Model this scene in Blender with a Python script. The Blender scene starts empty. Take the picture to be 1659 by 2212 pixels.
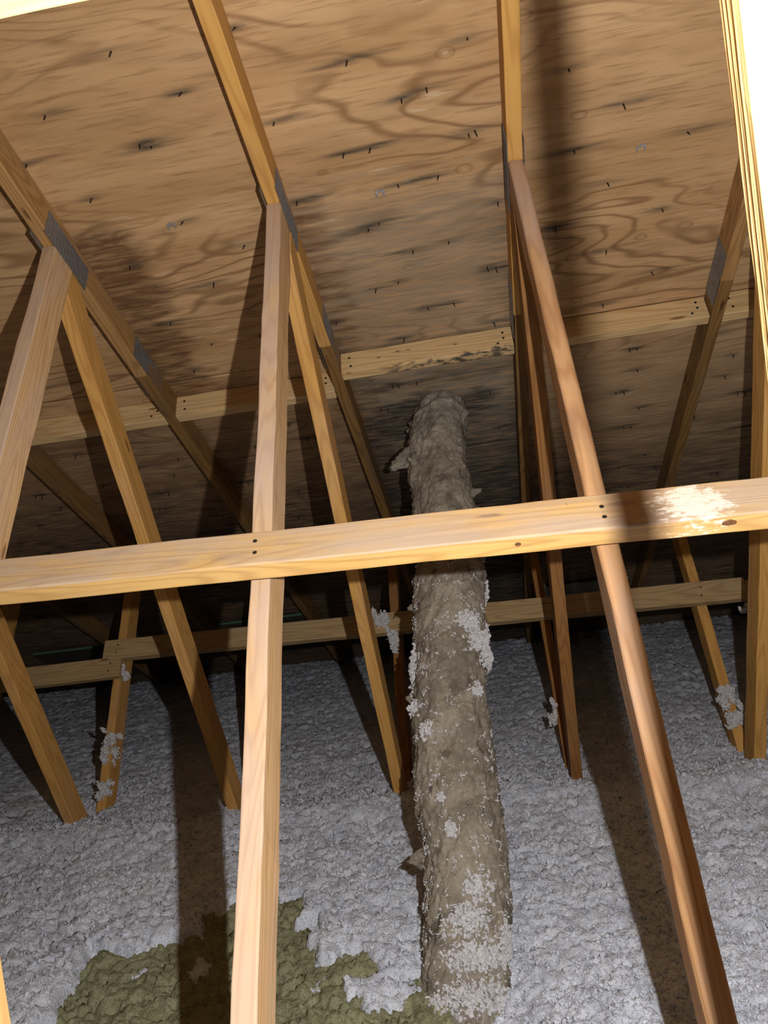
import bpy, bmesh, math, random
import numpy as np
from mathutils import Vector, Matrix, Euler, noise as mnoise

# ------------------------------------------------------------------ camera, light, exposure
Z0 = 1.45                                   # eye height above the ceiling boards under the attic
scene = bpy.context.scene
C = scene.collection
R2 = Vector((0.9828, 0.1145, -0.1406)); U2 = Vector((0.135, 0.057, 0.989)); FW = Vector((-0.1187, 0.9921, -0.0409))
FW.normalize(); R2 = (R2 - FW * R2.dot(FW)).normalized(); U2 = R2.cross(FW)
cam_d = bpy.data.cameras.new('camera'); cam = bpy.data.objects.new('camera', cam_d); C.objects.link(cam)
cam_d.sensor_fit = 'VERTICAL'; cam_d.sensor_height = 24.0; cam_d.lens = 24.0 * 1700.0 / 2212.0
cam_d.clip_start = 0.02; cam_d.clip_end = 100
cam.matrix_world = Matrix(((R2.x, U2.x, -FW.x, 0), (R2.y, U2.y, -FW.y, 0), (R2.z, U2.z, -FW.z, Z0), (0, 0, 0, 1)))
scene.camera = cam

w = bpy.data.worlds.new('dim_attic_air'); scene.world = w; w.use_nodes = True
w.node_tree.nodes['Background'].inputs[0].default_value = (1.0, 0.86, 0.72, 1)
w.node_tree.nodes['Background'].inputs[1].default_value = 0.014

def point_light(name, loc, power, radius, col):
    l = bpy.data.lights.new(name, 'POINT'); l.energy = power; l.shadow_soft_size = radius; l.color = col
    o = bpy.data.objects.new(name, l); o.location = loc; C.objects.link(o); return o
point_light('hand_torch', (0.1425, 0.13, Z0 + 0.03), 122.0, 0.008, (1.0, 0.98, 0.96))
scene.view_settings.view_transform = 'Standard'; scene.view_settings.look = 'None'
scene.view_settings.gamma = 1.0; scene.view_settings.use_curve_mapping = False
scene.view_settings.exposure = 0.0

# ------------------------------------------------------------------ measured layout (eye at x=0, y=0)
SL = 0.5615                                   # roof pitch
RA = 1.9861                                   # height of the top chords' lower edge above the eye at y=0
W1Y, W1A = 2.2582, 1.1972                     # steep web
W2Y, W2A = 1.4829, 0.9616                     # web leaning back up to the joint
W3Y, W3A = 2.9699, 0.9748                     # far web (height -1)
XS = {'Y': -2.236, 'Z': -1.626, 'A': -1.016, 'B': -0.406, 'C': 0.204, 'D': 0.814}
T2 = 0.019
CH = 0.089
sd, cd = math.sin(SL), math.cos(SL)
random.seed(7); rng = np.random.default_rng(7)

# ------------------------------------------------------------------ numpy noise
def _hash(ix, iy, seed):
    h = (ix.astype(np.int64) * 374761393 + iy.astype(np.int64) * 668265263 + seed * 982451653) & 0xffffffff
    h = ((h ^ (h >> 13)) * 1274126177) & 0xffffffff
    h = h ^ (h >> 16)
    return (h & 0xffffff) / float(0xffffff)
def vnoise(x, y, seed=0):
    ix = np.floor(x); iy = np.floor(y); fx = x - ix; fy = y - iy
    fx = fx * fx * (3 - 2 * fx); fy = fy * fy * (3 - 2 * fy)
    a = _hash(ix, iy, seed); b = _hash(ix + 1, iy, seed); c = _hash(ix, iy + 1, seed); d = _hash(ix + 1, iy + 1, seed)
    return (a * (1 - fx) + b * fx) * (1 - fy) + (c * (1 - fx) + d * fx) * fy
def fbm(x, y, oct=4, seed=0, gain=0.5):
    s = 0; a = 1; t = 0
    for i in range(oct):
        s = s + a * vnoise(x * 2 ** i + 17.3 * i, y * 2 ** i + 9.1 * i, seed + i); t += a; a *= gain
    return s / t
def worley(x, y, seed=0):
    ix = np.floor(x); iy = np.floor(y); best = np.full(x.shape, 9.0)
    for dx in (-1, 0, 1):
        for dy in (-1, 0, 1):
            cx = ix + dx; cy = iy + dy
            px = cx + _hash(cx, cy, seed); py = cy + _hash(cx, cy, seed + 5)
            best = np.minimum(best, (px - x) ** 2 + (py - y) ** 2)
    return np.sqrt(best)

# ------------------------------------------------------------------ materials
def new_mat(name):
    m = bpy.data.materials.new(name); m.use_nodes = True
    nt = m.node_tree; b = nt.nodes['Principled BSDF']
    b.inputs['Specular IOR Level'].default_value = 0.25
    return m, nt, b
def N(nt, kind, **kw):
    n = nt.nodes.new(kind)
    for k, v in kw.items(): setattr(n, k, v)
    return n
def mth(nt, op, a, b=None, c=None, clamp=False):
    n = N(nt, 'ShaderNodeMath', operation=op); n.use_clamp = clamp
    for i, v in enumerate((a, b, c)):
        if v is None: continue
        if isinstance(v, (int, float)): n.inputs[i].default_value = v
        else: nt.links.new(v, n.inputs[i])
    return n.outputs[0]
def mixc(nt, f, a, b, mode='MIX'):
    n = N(nt, 'ShaderNodeMix', data_type='RGBA', blend_type=mode)
    for sock, v in ((n.inputs[0], f), (n.inputs[6], a), (n.inputs[7], b)):
        if isinstance(v, (int, float)): sock.default_value = v
        elif isinstance(v, tuple): sock.default_value = (*v, 1) if len(v) == 3 else v
        else: nt.links.new(v, sock)
    return n.outputs[2]
def noise_n(nt, vec, scale, detail=3, rough=0.5, dist=0.0):
    n = N(nt, 'ShaderNodeTexNoise'); n.inputs['Scale'].default_value = scale; n.inputs['Detail'].default_value = detail
    n.inputs['Roughness'].default_value = rough; n.inputs['Distortion'].default_value = dist
    nt.links.new(vec, n.inputs['Vector']); return n.outputs['Fac']
def smooth(nt, v, a, b):
    n = N(nt, 'ShaderNodeMapRange', interpolation_type='SMOOTHSTEP'); nt.links.new(v, n.inputs[0])
    n.inputs[1].default_value = a; n.inputs[2].default_value = b; return n.outputs[0]
def coords(nt, scale=(1, 1, 1), per_object=True):
    tc = N(nt, 'ShaderNodeTexCoord'); v = tc.outputs['Object']
    if per_object:
        oi = N(nt, 'ShaderNodeObjectInfo'); cmb = N(nt, 'ShaderNodeCombineXYZ')
        nt.links.new(mth(nt, 'MULTIPLY', oi.outputs['Random'], 23.0), cmb.inputs[0])
        nt.links.new(mth(nt, 'MULTIPLY', oi.outputs['Random'], 7.0), cmb.inputs[1])
        nt.links.new(mth(nt, 'MULTIPLY', oi.outputs['Random'], 5.0), cmb.inputs[2])
        ad = N(nt, 'ShaderNodeVectorMath', operation='ADD'); nt.links.new(v, ad.inputs[0]); nt.links.new(cmb.outputs[0], ad.inputs[1]); v = ad.outputs[0]
    def scaled(s):
        mp = N(nt, 'ShaderNodeVectorMath', operation='MULTIPLY'); nt.links.new(v, mp.inputs[0]); mp.inputs[1].default_value = s; return mp.outputs[0]
    return scaled
def bump(nt, b, h, strength, dist=0.002):
    n = N(nt, 'ShaderNodeBump'); n.inputs['Strength'].default_value = strength; n.inputs['Distance'].default_value = dist
    nt.links.new(h, n.inputs['Height']); nt.links.new(n.outputs[0], b.inputs['Normal'])

def wood(name, light, dark, grey=(0.5, 0.42, 0.40), grey_amt=0.3, knots=True, ring=5.0, grime=0.0, rough=0.72, face_axis=None, face_grey=0.0):
    m, nt, b = new_mat(name); S = coords(nt)
    low = noise_n(nt, S((0.9, 11, 11)), 1.0, 2, 0.4)
    rg = mth(nt, 'FRACT', mth(nt, 'MULTIPLY', low, ring * 4))
    rl = smooth(nt, mth(nt, 'ABSOLUTE', mth(nt, 'SUBTRACT', rg, 0.62)), 0.34, 0.0)
    fine = noise_n(nt, S((3, 210, 210)), 1.0, 3, 0.6)
    col = mixc(nt, mth(nt, 'MULTIPLY', rl, 0.55), light, dark)
    col = mixc(nt, mth(nt, 'MULTIPLY', smooth(nt, fine, 0.48, 0.75), 0.35), col, dark)
    blot = noise_n(nt, S((2.2, 9, 9)), 1.0, 4, 0.6)
    col = mixc(nt, mth(nt, 'MULTIPLY', smooth(nt, blot, 0.45, 0.7), grey_amt), col, grey)
    if grime:
        g2 = noise_n(nt, S((5, 22, 22)), 1.0, 5, 0.7)
        col = mixc(nt, mth(nt, 'MULTIPLY', smooth(nt, g2, 0.56, 0.7), grime), col, (0.17, 0.12, 0.12))
    if knots:
        v = N(nt, 'ShaderNodeTexVoronoi'); v.inputs['Scale'].default_value = 1.0
        nt.links.new(S((3.0, 13, 13)), v.inputs['Vector'])
        kd = v.outputs['Distance']
        kn = smooth(nt, kd, 0.10, 0.05)
        col = mixc(nt, mth(nt, 'MULTIPLY', kn, 0.8), col, (dark[0] * 0.45, dark[1] * 0.35, dark[2] * 0.3))
    if face_axis is not None:                        # the front face is dusty and greyed, the other sides fresher
        tc = N(nt, 'ShaderNodeTexCoord'); sp = N(nt, 'ShaderNodeSeparateXYZ'); nt.links.new(tc.outputs['Object'], sp.inputs[0])
        fm = smooth(nt, mth(nt, 'ABSOLUTE', sp.outputs[face_axis]), 0.0045, 0.0022)
        dust = noise_n(nt, S((4, 14, 14)), 1.0, 4, 0.65)
        col = mixc(nt, mth(nt, 'MULTIPLY', fm, mth(nt, 'MULTIPLY', smooth(nt, dust, 0.25, 0.62), face_grey)), col, grey)
    nt.links.new(col, b.inputs['Base Color']); b.inputs['Roughness'].default_value = rough
    bump(nt, b, mth(nt, 'ADD', fine, mth(nt, 'MULTIPLY', rl, 0.5)), 0.35, 0.0012)
    return m
M_amber = wood('amber_pine', (0.57, 0.305, 0.082), (0.39, 0.175, 0.04), grey_amt=0.12)
M_chord = wood('top_chord_pine', (0.43, 0.235, 0.085), (0.22, 0.105, 0.032), grey=(0.25, 0.17, 0.09), grey_amt=0.35, grime=0.35)
M_grey = wood('weathered_pine', (0.62, 0.39, 0.19), (0.42, 0.22, 0.09), grey=(0.50, 0.385, 0.32), grey_amt=0.35, grime=0.2, face_axis=1, face_grey=0.62)
M_beam = wood('brace_spruce', (0.70, 0.43, 0.145), (0.46, 0.245, 0.07), grey=(0.50, 0.40, 0.335), grey_amt=0.2, ring=5, grime=0.3, face_axis=2, face_grey=0.68)
M_block = wood('pale_blocking_spruce', (0.66, 0.45, 0.22), (0.42, 0.24, 0.09), grey=(0.5, 0.38, 0.24), grey_amt=0.3, ring=4)
M_red = wood('reddish_round_edged_pine', (0.52, 0.29, 0.135), (0.33, 0.15, 0.06), grey=(0.44, 0.31, 0.24), grey_amt=0.85, ring=5, grime=0.2)
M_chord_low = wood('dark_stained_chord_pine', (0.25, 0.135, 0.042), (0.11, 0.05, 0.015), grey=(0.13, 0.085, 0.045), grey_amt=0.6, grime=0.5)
M_brown = wood('red_brown_shaded_pine', (0.26, 0.115, 0.028), (0.14, 0.055, 0.014), grey_amt=0.05)  # colour darkened for the front web's shade on the steep web behind it
M_post = wood('bright_post_pine', (0.78, 0.50, 0.20), (0.60, 0.34, 0.11), grey_amt=0.0, knots=False)
M_low = wood('lower_brace_spruce', (0.42, 0.29, 0.14), (0.26, 0.16, 0.07), grey=(0.34, 0.27, 0.18), grey_amt=0.5, grime=0.25)

def plywood():
    m, nt, b = new_mat('fir_plywood'); S = coords(nt)
    at = N(nt, 'ShaderNodeAttribute', attribute_name='stain')
    sep = N(nt, 'ShaderNodeSeparateColor'); nt.links.new(at.outputs['Color'], sep.inputs[0])
    low = noise_n(nt, S((0.95, 3.4, 1)), 1.0, 3, 0.42, 0.25)
    rg = mth(nt, 'FRACT', mth(nt, 'MULTIPLY', low, 17.0))
    rl = smooth(nt, mth(nt, 'ABSOLUTE', mth(nt, 'SUBTRACT', rg, 0.6)), 0.22, 0.0)
    mask = smooth(nt, noise_n(nt, S((1.3, 2.3, 1)), 1.0, 2), 0.40, 0.60)
    fine = noise_n(nt, S((7, 95, 1)), 1.0, 4, 0.65)
    tone = noise_n(nt, S((1.6, 7, 1)), 1.0, 3, 0.55)
    light, mid, dark = (0.58, 0.36, 0.18), (0.44, 0.255, 0.115), (0.21, 0.105, 0.04)
    col = mixc(nt, smooth(nt, tone, 0.3, 0.7), mid, light)
    pale = smooth(nt, noise_n(nt, S((5.5, 40, 1)), 1.0, 3, 0.6), 0.60, 0.70)
    pm = smooth(nt, noise_n(nt, S((1.8, 2.6, 3)), 1.0, 2), 0.46, 0.6)
    col = mixc(nt, mth(nt, 'MULTIPLY', mth(nt, 'MULTIPLY', pale, pm), 0.55), col, (0.68, 0.52, 0.34))
    col = mixc(nt, mth(nt, 'MULTIPLY', mth(nt, 'MULTIPLY', rl, mask), 0.75), col, dark)
    col = mixc(nt, mth(nt, 'MULTIPLY', smooth(nt, fine, 0.48, 0.72), 0.55), col, dark)
    # small round knots with a ring
    v = N(nt, 'ShaderNodeTexVoronoi'); v.inputs['Scale'].default_value = 1.0; nt.links.new(S((6.0, 10, 1)), v.inputs['Vector'])
    kr = smooth(nt, mth(nt, 'ABSOLUTE', mth(nt, 'SUBTRACT', v.outputs['Distance'], 0.13)), 0.035, 0.0)
    kc = smooth(nt, v.outputs['Distance'], 0.07, 0.03)
    sepc = N(nt, 'ShaderNodeSeparateColor'); nt.links.new(v.outputs['Color'], sepc.inputs[0])
    sel = smooth(nt, sepc.outputs[0], 0.62, 0.66)
    col = mixc(nt, mth(nt, 'MULTIPLY', mth(nt, 'MULTIPLY', kr, sel), 0.45), col, dark)
    col = mixc(nt, mth(nt, 'MULTIPLY', mth(nt, 'MULTIPLY', kc, sel), 0.55), col, (0.62, 0.42, 0.27))
    # stains: red channel = black mould streaks, green = grey weathering, blue = warm brown water marks
    streak = noise_n(nt, S((9, 75, 1)), 1.0, 4, 0.65)
    sk = smooth(nt, streak, 0.25, 0.65)
    col = mixc(nt, mth(nt, 'MULTIPLY', sep.outputs[1], mth(nt, 'ADD', 0.25, mth(nt, 'MULTIPLY', sk, 0.75))), col, (0.23, 0.20, 0.155))
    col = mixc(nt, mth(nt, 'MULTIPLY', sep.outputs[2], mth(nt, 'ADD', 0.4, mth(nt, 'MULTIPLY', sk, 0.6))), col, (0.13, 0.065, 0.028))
    col = mixc(nt, mth(nt, 'MULTIPLY', sep.outputs[0], mth(nt, 'ADD', 0.35, mth(nt, 'MULTIPLY', sk, 0.65))), col, (0.035, 0.032, 0.028))
    nt.links.new(col, b.inputs['Base Color']); b.inputs['Roughness'].default_value = 0.8
    bump(nt, b, mth(nt, 'ADD', fine, mth(nt, 'MULTIPLY', rl, -0.6)), 0.5, 0.0015)
    return m
M_ply = plywood()

def fluff(name, c1, c2, c3, scale=1.0):
    m, nt, b = new_mat(name); S = coords(nt, per_object=False)
    a = noise_n(nt, S((1, 1, 1)), 14 * scale, 5, 0.7); d = noise_n(nt, S((1, 1, 1)), 190 * scale, 4, 0.75)
    col = mixc(nt, smooth(nt, a, 0.3, 0.7), c1, c2)
    col = mixc(nt, mth(nt, 'MULTIPLY', smooth(nt, d, 0.52, 0.30), 0.8), col, c3)
    nt.links.new(col, b.inputs['Base Color']); b.inputs['Roughness'].default_value = 0.95
    b.inputs['Specular IOR Level'].default_value = 0.1
    bump(nt, b, mth(nt, 'ADD', d, noise_n(nt, S((1, 1, 1)), 60 * scale, 4, 0.7)), 0.9, 0.006)
    return m
M_cell = fluff('blown_cellulose', (0.64, 0.68, 0.78), (0.85, 0.89, 0.98), (0.22, 0.23, 0.26))
M_tuft = fluff('white_fluff', (0.80, 0.78, 0.80), (0.88, 0.87, 0.88), (0.55, 0.52, 0.52), 1.6)
M_olive = fluff('old_mineral_wool', (0.26, 0.255, 0.15), (0.38, 0.37, 0.23), (0.09, 0.085, 0.04))
def wrap_mat():
    m, nt, b = new_mat('grey_brown_glass_wool'); S = coords(nt, per_object=False)
    a = noise_n(nt, S((1, 1, 1)), 9, 4, 0.6, 0.6); f = noise_n(nt, S((1, 1, 1)), 85, 6, 0.78, 1.2)
    col = mixc(nt, smooth(nt, a, 0.35, 0.65), (0.21, 0.18, 0.14), (0.36, 0.315, 0.25))
    col = mixc(nt, mth(nt, 'MULTIPLY', smooth(nt, f, 0.55, 0.3), 0.5), col, (0.13, 0.105, 0.075))
    col = mixc(nt, mth(nt, 'MULTIPLY', smooth(nt, f, 0.58, 0.72), 0.4), col, (0.50, 0.45, 0.36))
    dk = noise_n(nt, S((1, 1, 0.7)), 17, 2, 0.5)
    col = mixc(nt, mth(nt, 'MULTIPLY', smooth(nt, dk, 0.58, 0.72), 0.7), col, (0.08, 0.065, 0.05))
    nt.links.new(col, b.inputs['Base Color']); b.inputs['Roughness'].default_value = 0.95
    b.inputs['Specular IOR Level'].default_value = 0.05
    bump(nt, b, f, 0.8, 0.004)
    return m
M_wrap = wrap_mat()
def plain(name, col, rough=0.6, metal=0.0, nscale=40, var=0.25):
    m, nt, b = new_mat(name); S = coords(nt)
    n = noise_n(nt, S((1, 1, 1)), nscale, 3)
    nt.links.new(mixc(nt, n, tuple(c * (1 - var) for c in col), tuple(min(1, c * (1 + var)) for c in col)), b.inputs['Base Color'])
    b.inputs['Roughness'].default_value = rough; b.inputs['Metallic'].default_value = metal
    return m
M_steel = plain('galvanised_steel', (0.30, 0.30, 0.31), 0.42, 0.75, 60, 0.35)
M_nail = plain('dark_nail_steel', (0.035, 0.028, 0.022), 0.6, 0.3)
M_clip = plain('pale_aluminium_clip', (0.5, 0.48, 0.47), 0.35, 0.6)
M_dark = plain('dusty_foam', (0.06, 0.05, 0.035), 0.9)
M_green = plain('green_foam', (0.075, 0.16, 0.10), 0.8)
M_foam = plain('grey_foam', (0.30, 0.29, 0.24), 0.8)
M_drywall = plain('drywall', (0.6, 0.6, 0.58), 0.9)
M_knot = plain('dark_knot_wood', (0.17, 0.075, 0.03), 0.5, 0, 220, 0.6)
M_paint = plain('dried_white_splash', (0.80, 0.77, 0.70), 0.6, 0, 90, 0.12)
M_rod = plain('dark_rod', (0.05, 0.05, 0.05), 0.5, 0.5)

# ------------------------------------------------------------------ object helpers
def V(x, y, z): return Vector((x, y, z + Z0))
def link(name, me, mat, mw, parent=None):
    me.materials.append(mat); o = bpy.data.objects.new(name, me); C.objects.link(o)
    if parent is not None:
        o.parent = parent; o.matrix_parent_inverse = Matrix.Identity(4)
        o.matrix_basis = world_of[parent.name].inverted() @ mw
    else: o.matrix_basis = mw
    world_of[o.name] = mw.copy()
    return o
world_of = {}
def thing(name, loc, label, cat, group=None):
    o = bpy.data.objects.new(name, None); C.objects.link(o); o.empty_display_size = 0.05
    mw = Matrix.Translation(loc); o.matrix_basis = mw; world_of[o.name] = mw
    tag(o, label, cat, group); return o
def tag(o, label, cat, group=None, kind=None):
    if label: o['label'] = label
    if cat: o['category'] = cat
    if group: o['group'] = group
    if kind: o['kind'] = kind
    return o
def mesh_of(bm, name, smooth_=False):
    bmesh.ops.recalc_face_normals(bm, faces=bm.faces)
    me = bpy.data.meshes.new(name); bm.to_mesh(me); bm.free()
    if smooth_: me.shade_smooth()
    return me
def frame(origin, ex, ey):
    ex = ex.normalized(); ey = (ey - ex * ey.dot(ex)).normalized(); ez = ex.cross(ey)
    return Matrix(((ex.x, ey.x, ez.x, origin.x), (ex.y, ey.y, ez.y, origin.y), (ex.z, ey.z, ez.z, origin.z), (0, 0, 0, 1)))
def finish_board(bm, length, bev=0.003, rough=0.0006, wane=0.0, seed=0):
    """round the long edges, cut into short stations and make the surface slightly uneven"""
    if bev:
        bmesh.ops.bevel(bm, geom=[e for e in bm.edges], offset=bev, segments=2 if bev < 0.006 else 4, profile=0.5, affect='EDGES', clamp_overlap=True)
    xs = [v.co.x for v in bm.verts]; x0, x1 = min(xs), max(xs); n = max(2, int((x1 - x0) / 0.05))
    for i in range(1, n):
        x = x0 + (x1 - x0) * i / n
        bmesh.ops.bisect_plane(bm, geom=bm.verts[:] + bm.edges[:] + bm.faces[:], plane_co=(x, 0, 0), plane_no=(1, 0, 0))
    for v in bm.verts:
        p = Vector((v.co.x * 6 + seed * 3.1, v.co.y * 25, v.co.z * 25)); q = Vector((v.co.x * 30 + seed, v.co.y * 60, v.co.z * 60))
        d = mnoise.noise_vector(p) * rough * 2 + mnoise.noise_vector(q) * rough
        v.co.y += d.y; v.co.z += d.z
def box_bm(x0, x1, y0, y1, z0, z1):
    bm = bmesh.new(); vs = [bm.verts.new((x, y, z)) for x in (x0, x1) for y in (y0, y1) for z in (z0, z1)]
    for f in ((0, 1, 3, 2), (4, 6, 7, 5), (0, 4, 5, 1), (2, 3, 7, 6), (0, 2, 6, 4), (1, 5, 7, 3)): bm.faces.new([vs[i] for i in f])
    return bm
def board(name, p0, p1, across, width, thick, mat, parent=None, bev=0.003, seed=0, rough=0.0006):
    """board running from p0 to p1 (its front lower corner line), width along 'across', thickness along ex x ey"""
    ex = p1 - p0; L = ex.length; mw = frame(p0, ex, across)
    bm = box_bm(0, L, 0, width, 0, thick) if thick > 0 else box_bm(0, L, 0, width, thick, 0)
    finish_board(bm, L, bev, rough, seed=seed)
    return link(name, mesh_of(bm, name), mat, mw, parent)
def clip(poly, p, n):
    out = []
    for i, a in enumerate(poly):
        b = poly[(i + 1) % len(poly)]
        da = (a[0] - p[0]) * n[0] + (a[1] - p[1]) * n[1]; db = (b[0] - p[0]) * n[0] + (b[1] - p[1]) * n[1]
        if da <= 0: out.append(a)
        if (da < 0 < db) or (db < 0 < da):
            t = da / (da - db); out.append((a[0] + (b[0] - a[0]) * t, a[1] + (b[1] - a[1]) * t))
    return out
def member(name, x, org, d, m, width, t0, t1, mat, parent, clips=(), lean=(0, 0), bev=0.003, seed=0, rough=0.0006, thick=0.038):
    """truss member lying in the plane x: front edge line org + t*d (y,z), body behind it along m; lean = x offsets at both ends"""
    poly = [(org[0] + d[0] * t + m[0] * v, org[1] + d[1] * t + m[1] * v) for t, v in ((t0, 0), (t1, 0), (t1, width), (t0, width))]
    for p, n in clips: poly = clip(poly, p, n)
    uv = [((p[0] - org[0]) * d[0] + (p[1] - org[1]) * d[1], (p[0] - org[0]) * m[0] + (p[1] - org[1]) * m[1]) for p in poly]
    u0 = min(u for u, v in uv); u1 = max(u for u, v in uv); h = thick / 2
    bm = bmesh.new()
    bot = [bm.verts.new((u - u0, v, -h)) for u, v in uv]; top = [bm.verts.new((u - u0, v, h)) for u, v in uv]
    bm.faces.new(bot[::-1]); bm.faces.new(top)
    for i in range(len(uv)):
        j = (i + 1) % len(uv); bm.faces.new([bot[i], bot[j], top[j], top[i]])
    finish_board(bm, u1 - u0, bev, rough, seed=seed)
    p0 = V(x + lean[0], org[0] + d[0] * u0, org[1] + d[1] * u0); p1 = V(x + lean[1], org[0] + d[0] * u1, org[1] + d[1] * u1)
    return link(name, mesh_of(bm, name), mat, frame(p0, p1 - p0, Vector((0, m[0], m[1]))), parent)

# ------------------------------------------------------------------ setting: ceiling boards under the attic, roof
def struct(o): o['kind'] = 'structure'; return o
bm = box_bm(-5.2, 4.2, -1.0, 5.75, -0.013, 0.0); struct(link('floor', mesh_of(bm, 'floor'), M_drywall, Matrix.Identity(4)))

# roof sheathing: the carrier is a thin felt layer above the panels; every plywood panel is a part
RO = V(0, 0, RA + CH / cd)                          # point of the sheathing's underside at y = 0
def roof_pt(x, s, off=0.0):                         # s down the slope from y = 0, off perpendicular (up)
    return Vector((x, s * cd + off * sd, RO.z - s * sd + off * cd))
mw_roof = frame(RO, Vector((1, 0, 0)), Vector((0, cd, -sd)))     # local x = world x, y = down slope, z = outward normal
bm = box_bm(-5.2, 4.2, -0.6, 6.35, 0.0135, 0.020)
ceiling = struct(link('ceiling', mesh_of(bm, 'ceiling'), plain('roofing_felt', (0.03, 0.03, 0.03), 0.9), mw_roof))

NAILS = [(-0.66, 2.019), (-0.878, 2.127), (-0.547, 2.139), (-0.378, 2.025), (-0.156, 2.145), (-0.36, 2.256), (-0.214, 2.374), (-0.145, 2.373), (-0.697, 2.243), (-0.672, 2.255), (-0.991, 2.236), (-0.885, 2.363), (-0.685, 2.485), (-0.366, 2.487), (-0.196, 2.62), (-0.165, 2.605), (-0.549, 2.598), (-0.682, 2.714), (-0.217, 2.847), (-0.891, 2.598), (-0.365, 2.959), (-0.871, 2.839), (0.117, 2.15), (0.012, 2.246), (-0.049, 2.262), (0.101, 2.387), (0.117, 2.38), (0.014, 2.49), (-0.094, 2.495), (0.164, 2.608), (0.02, 2.713), (-0.086, 2.724), (0.122, 2.834), (0.147, 2.846), (-0.146, 2.832), (-0.071, 2.962), (0.01, 2.96), (0.13, 3.077), (-0.164, 3.081), (0.344, 2.27), (0.479, 2.386), (0.648, 2.498), (0.364, 2.49), (0.457, 2.609), (0.616, 2.732), (0.322, 2.731), (0.472, 2.848), (0.615, 2.967), (0.477, 3.074), (-0.222, 3.318), (-0.155, 3.316), (0.615, 4.099), (0.374, 3.142), (-0.884, 3.071), (-0.756, 3.388), (-1.317, 3.579)]
n_first = len(NAILS)
s = 3.20
while s < 5.0:                                       # further shingle nail rows, 118 mm apart as above
    x = -2.6 + random.uniform(0, 0.2)
    while x < 1.3:
        if all(abs(x - xx) > 0.035 for xx in XS.values()) and not (abs(s - 3.18) < 0.07) and math.hypot(x + 0.1, s - 3.5) > 0.14:
            NAILS.append((round(x, 3), round(s + random.uniform(-0.006, 0.006), 3)))
            if random.random() < 0.3: NAILS.append((round(x + 0.028, 3), round(s + 0.004, 3)))
        x += random.uniform(0.20, 0.62)
    s += 0.118
for s_, xs_ in ((2.25, (-1.22, -1.42)), (2.6, (-1.33, -1.1)), (2.84, (-1.2, -1.5)), (2.96, (-0.62, -0.78)), (1.9, (-0.3, 0.08, -0.75)), (2.02, (0.55, 0.30)), (1.78, (0.0, -0.55, 0.4))):
    for x_ in xs_: NAILS.append((x_, s_))

def stain_fields(X, S):
    r = np.zeros_like(X); g = np.zeros_like(X); b = np.zeros_like(X)
    for i, (nx, ns) in enumerate(NAILS):             # black streak along the grain at each nail
        rs = np.random.default_rng(i); L = rs.uniform(0.022, 0.065) * (1.25 if i < n_first else 0.8); off = rs.uniform(-0.4, 0.4) * L
        a = rs.uniform(0.6, 1.3) * (1.0 if i < n_first else 0.8)
        r += a * np.exp(-((X - nx - off) / L) ** 2 - ((S - ns + 0.002 + (X - nx) * 0.05) / (0.0065 + 0.005 * rs.random())) ** 2)
    def blob(arr, x, s_, rx, rs_, a, rag=0.55):
        q = ((X - x) / rx) ** 2 + ((S - s_) / rs_) ** 2 + (fbm(X * 16, S * 60, 3, 77) - 0.5) * 2.2 * rag
        arr += a * np.clip(1.15 - q, 0, 1)
    # dark ragged water mark down the right side of the second chord
    for s_ in np.arange(2.50, 3.22, 0.045):
        rs = np.random.default_rng(int(s_ * 1000)); wd = 0.075 + 0.055 * rs.random()
        blob(b, -0.985 + wd * 0.5, s_, wd, 0.045, 0.85)
    for s_ in np.arange(2.50, 3.1, 0.05):            # mark along the right side of the middle chord
        rs = np.random.default_rng(int(s_ * 999)); blob(b, -0.365 + 0.02 * rs.random(), s_, 0.05 + 0.03 * rs.random(), 0.022, 0.75)
    # grey weathered patch between middle and right chords
    m = ((X > -0.42) & (X < 0.2)) * np.clip((S - 2.44 + (fbm(X * 5, S * 40, 3, 5) - 0.5) * 0.22) / 0.12, 0, 1)
    g += 0.62 * m
    g += 0.45 * np.clip((S - 3.0) / 0.5, 0, 1)
    rag = (fbm(X * 4, S * 22, 3, 88) - 0.5) * 0.35     # mould darkened boards towards the eave
    r += 0.62 * np.clip((S - 3.62 + rag) / 0.5, 0, 1)
    r += 0.50 * np.clip((S - 3.40 + rag * 0.5) / 0.16, 0, 1) * (X > -0.406) * (X < 0.204)
    b += 0.55 * np.clip((S - 3.12 + rag) / 0.3, 0, 1) * (X < -0.3)
    # mould round the duct and under the seam
    blob(r, -0.10, 3.47, 0.24, 0.11, 0.85, 0.8); blob(r, -0.2, 3.56, 0.20, 0.12, 0.7, 0.8); blob(r, 0.03, 3.30, 0.22, 0.05, 0.5, 0.9)
    blob(r, -0.30, 3.30, 0.10, 0.05, 0.5, 0.9); blob(r, 0.15, 2.70, 0.10, 0.10, 0.3); blob(r, 0.16, 2.9, 0.09, 0.10, 0.32)
    r += 0.75 * np.exp(-((S - 3.10) / 0.006) ** 2) * (X > -0.4) * (X < 0.2)
    blob(r, 0.33, 2.78, 0.05, 0.035, 0.45); blob(b, 0.30, 2.74, 0.05, 0.03, 0.6)
    r += 0.45 * np.clip(fbm(X * 7 + 3, S * 46, 4, 21) - 0.60, 0, 1) * 4 * np.clip((S - 2.4) / 0.9, 0.15, 1)
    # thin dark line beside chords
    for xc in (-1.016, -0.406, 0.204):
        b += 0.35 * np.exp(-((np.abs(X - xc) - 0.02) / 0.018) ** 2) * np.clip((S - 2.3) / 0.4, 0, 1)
    b += 0.25 * np.clip(fbm(X * 3, S * 24, 3, 31) - 0.52, 0, 1) * 3
    return np.clip(r, 0, 1), np.clip(g, 0, 1), np.clip(b, 0, 1)

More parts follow.
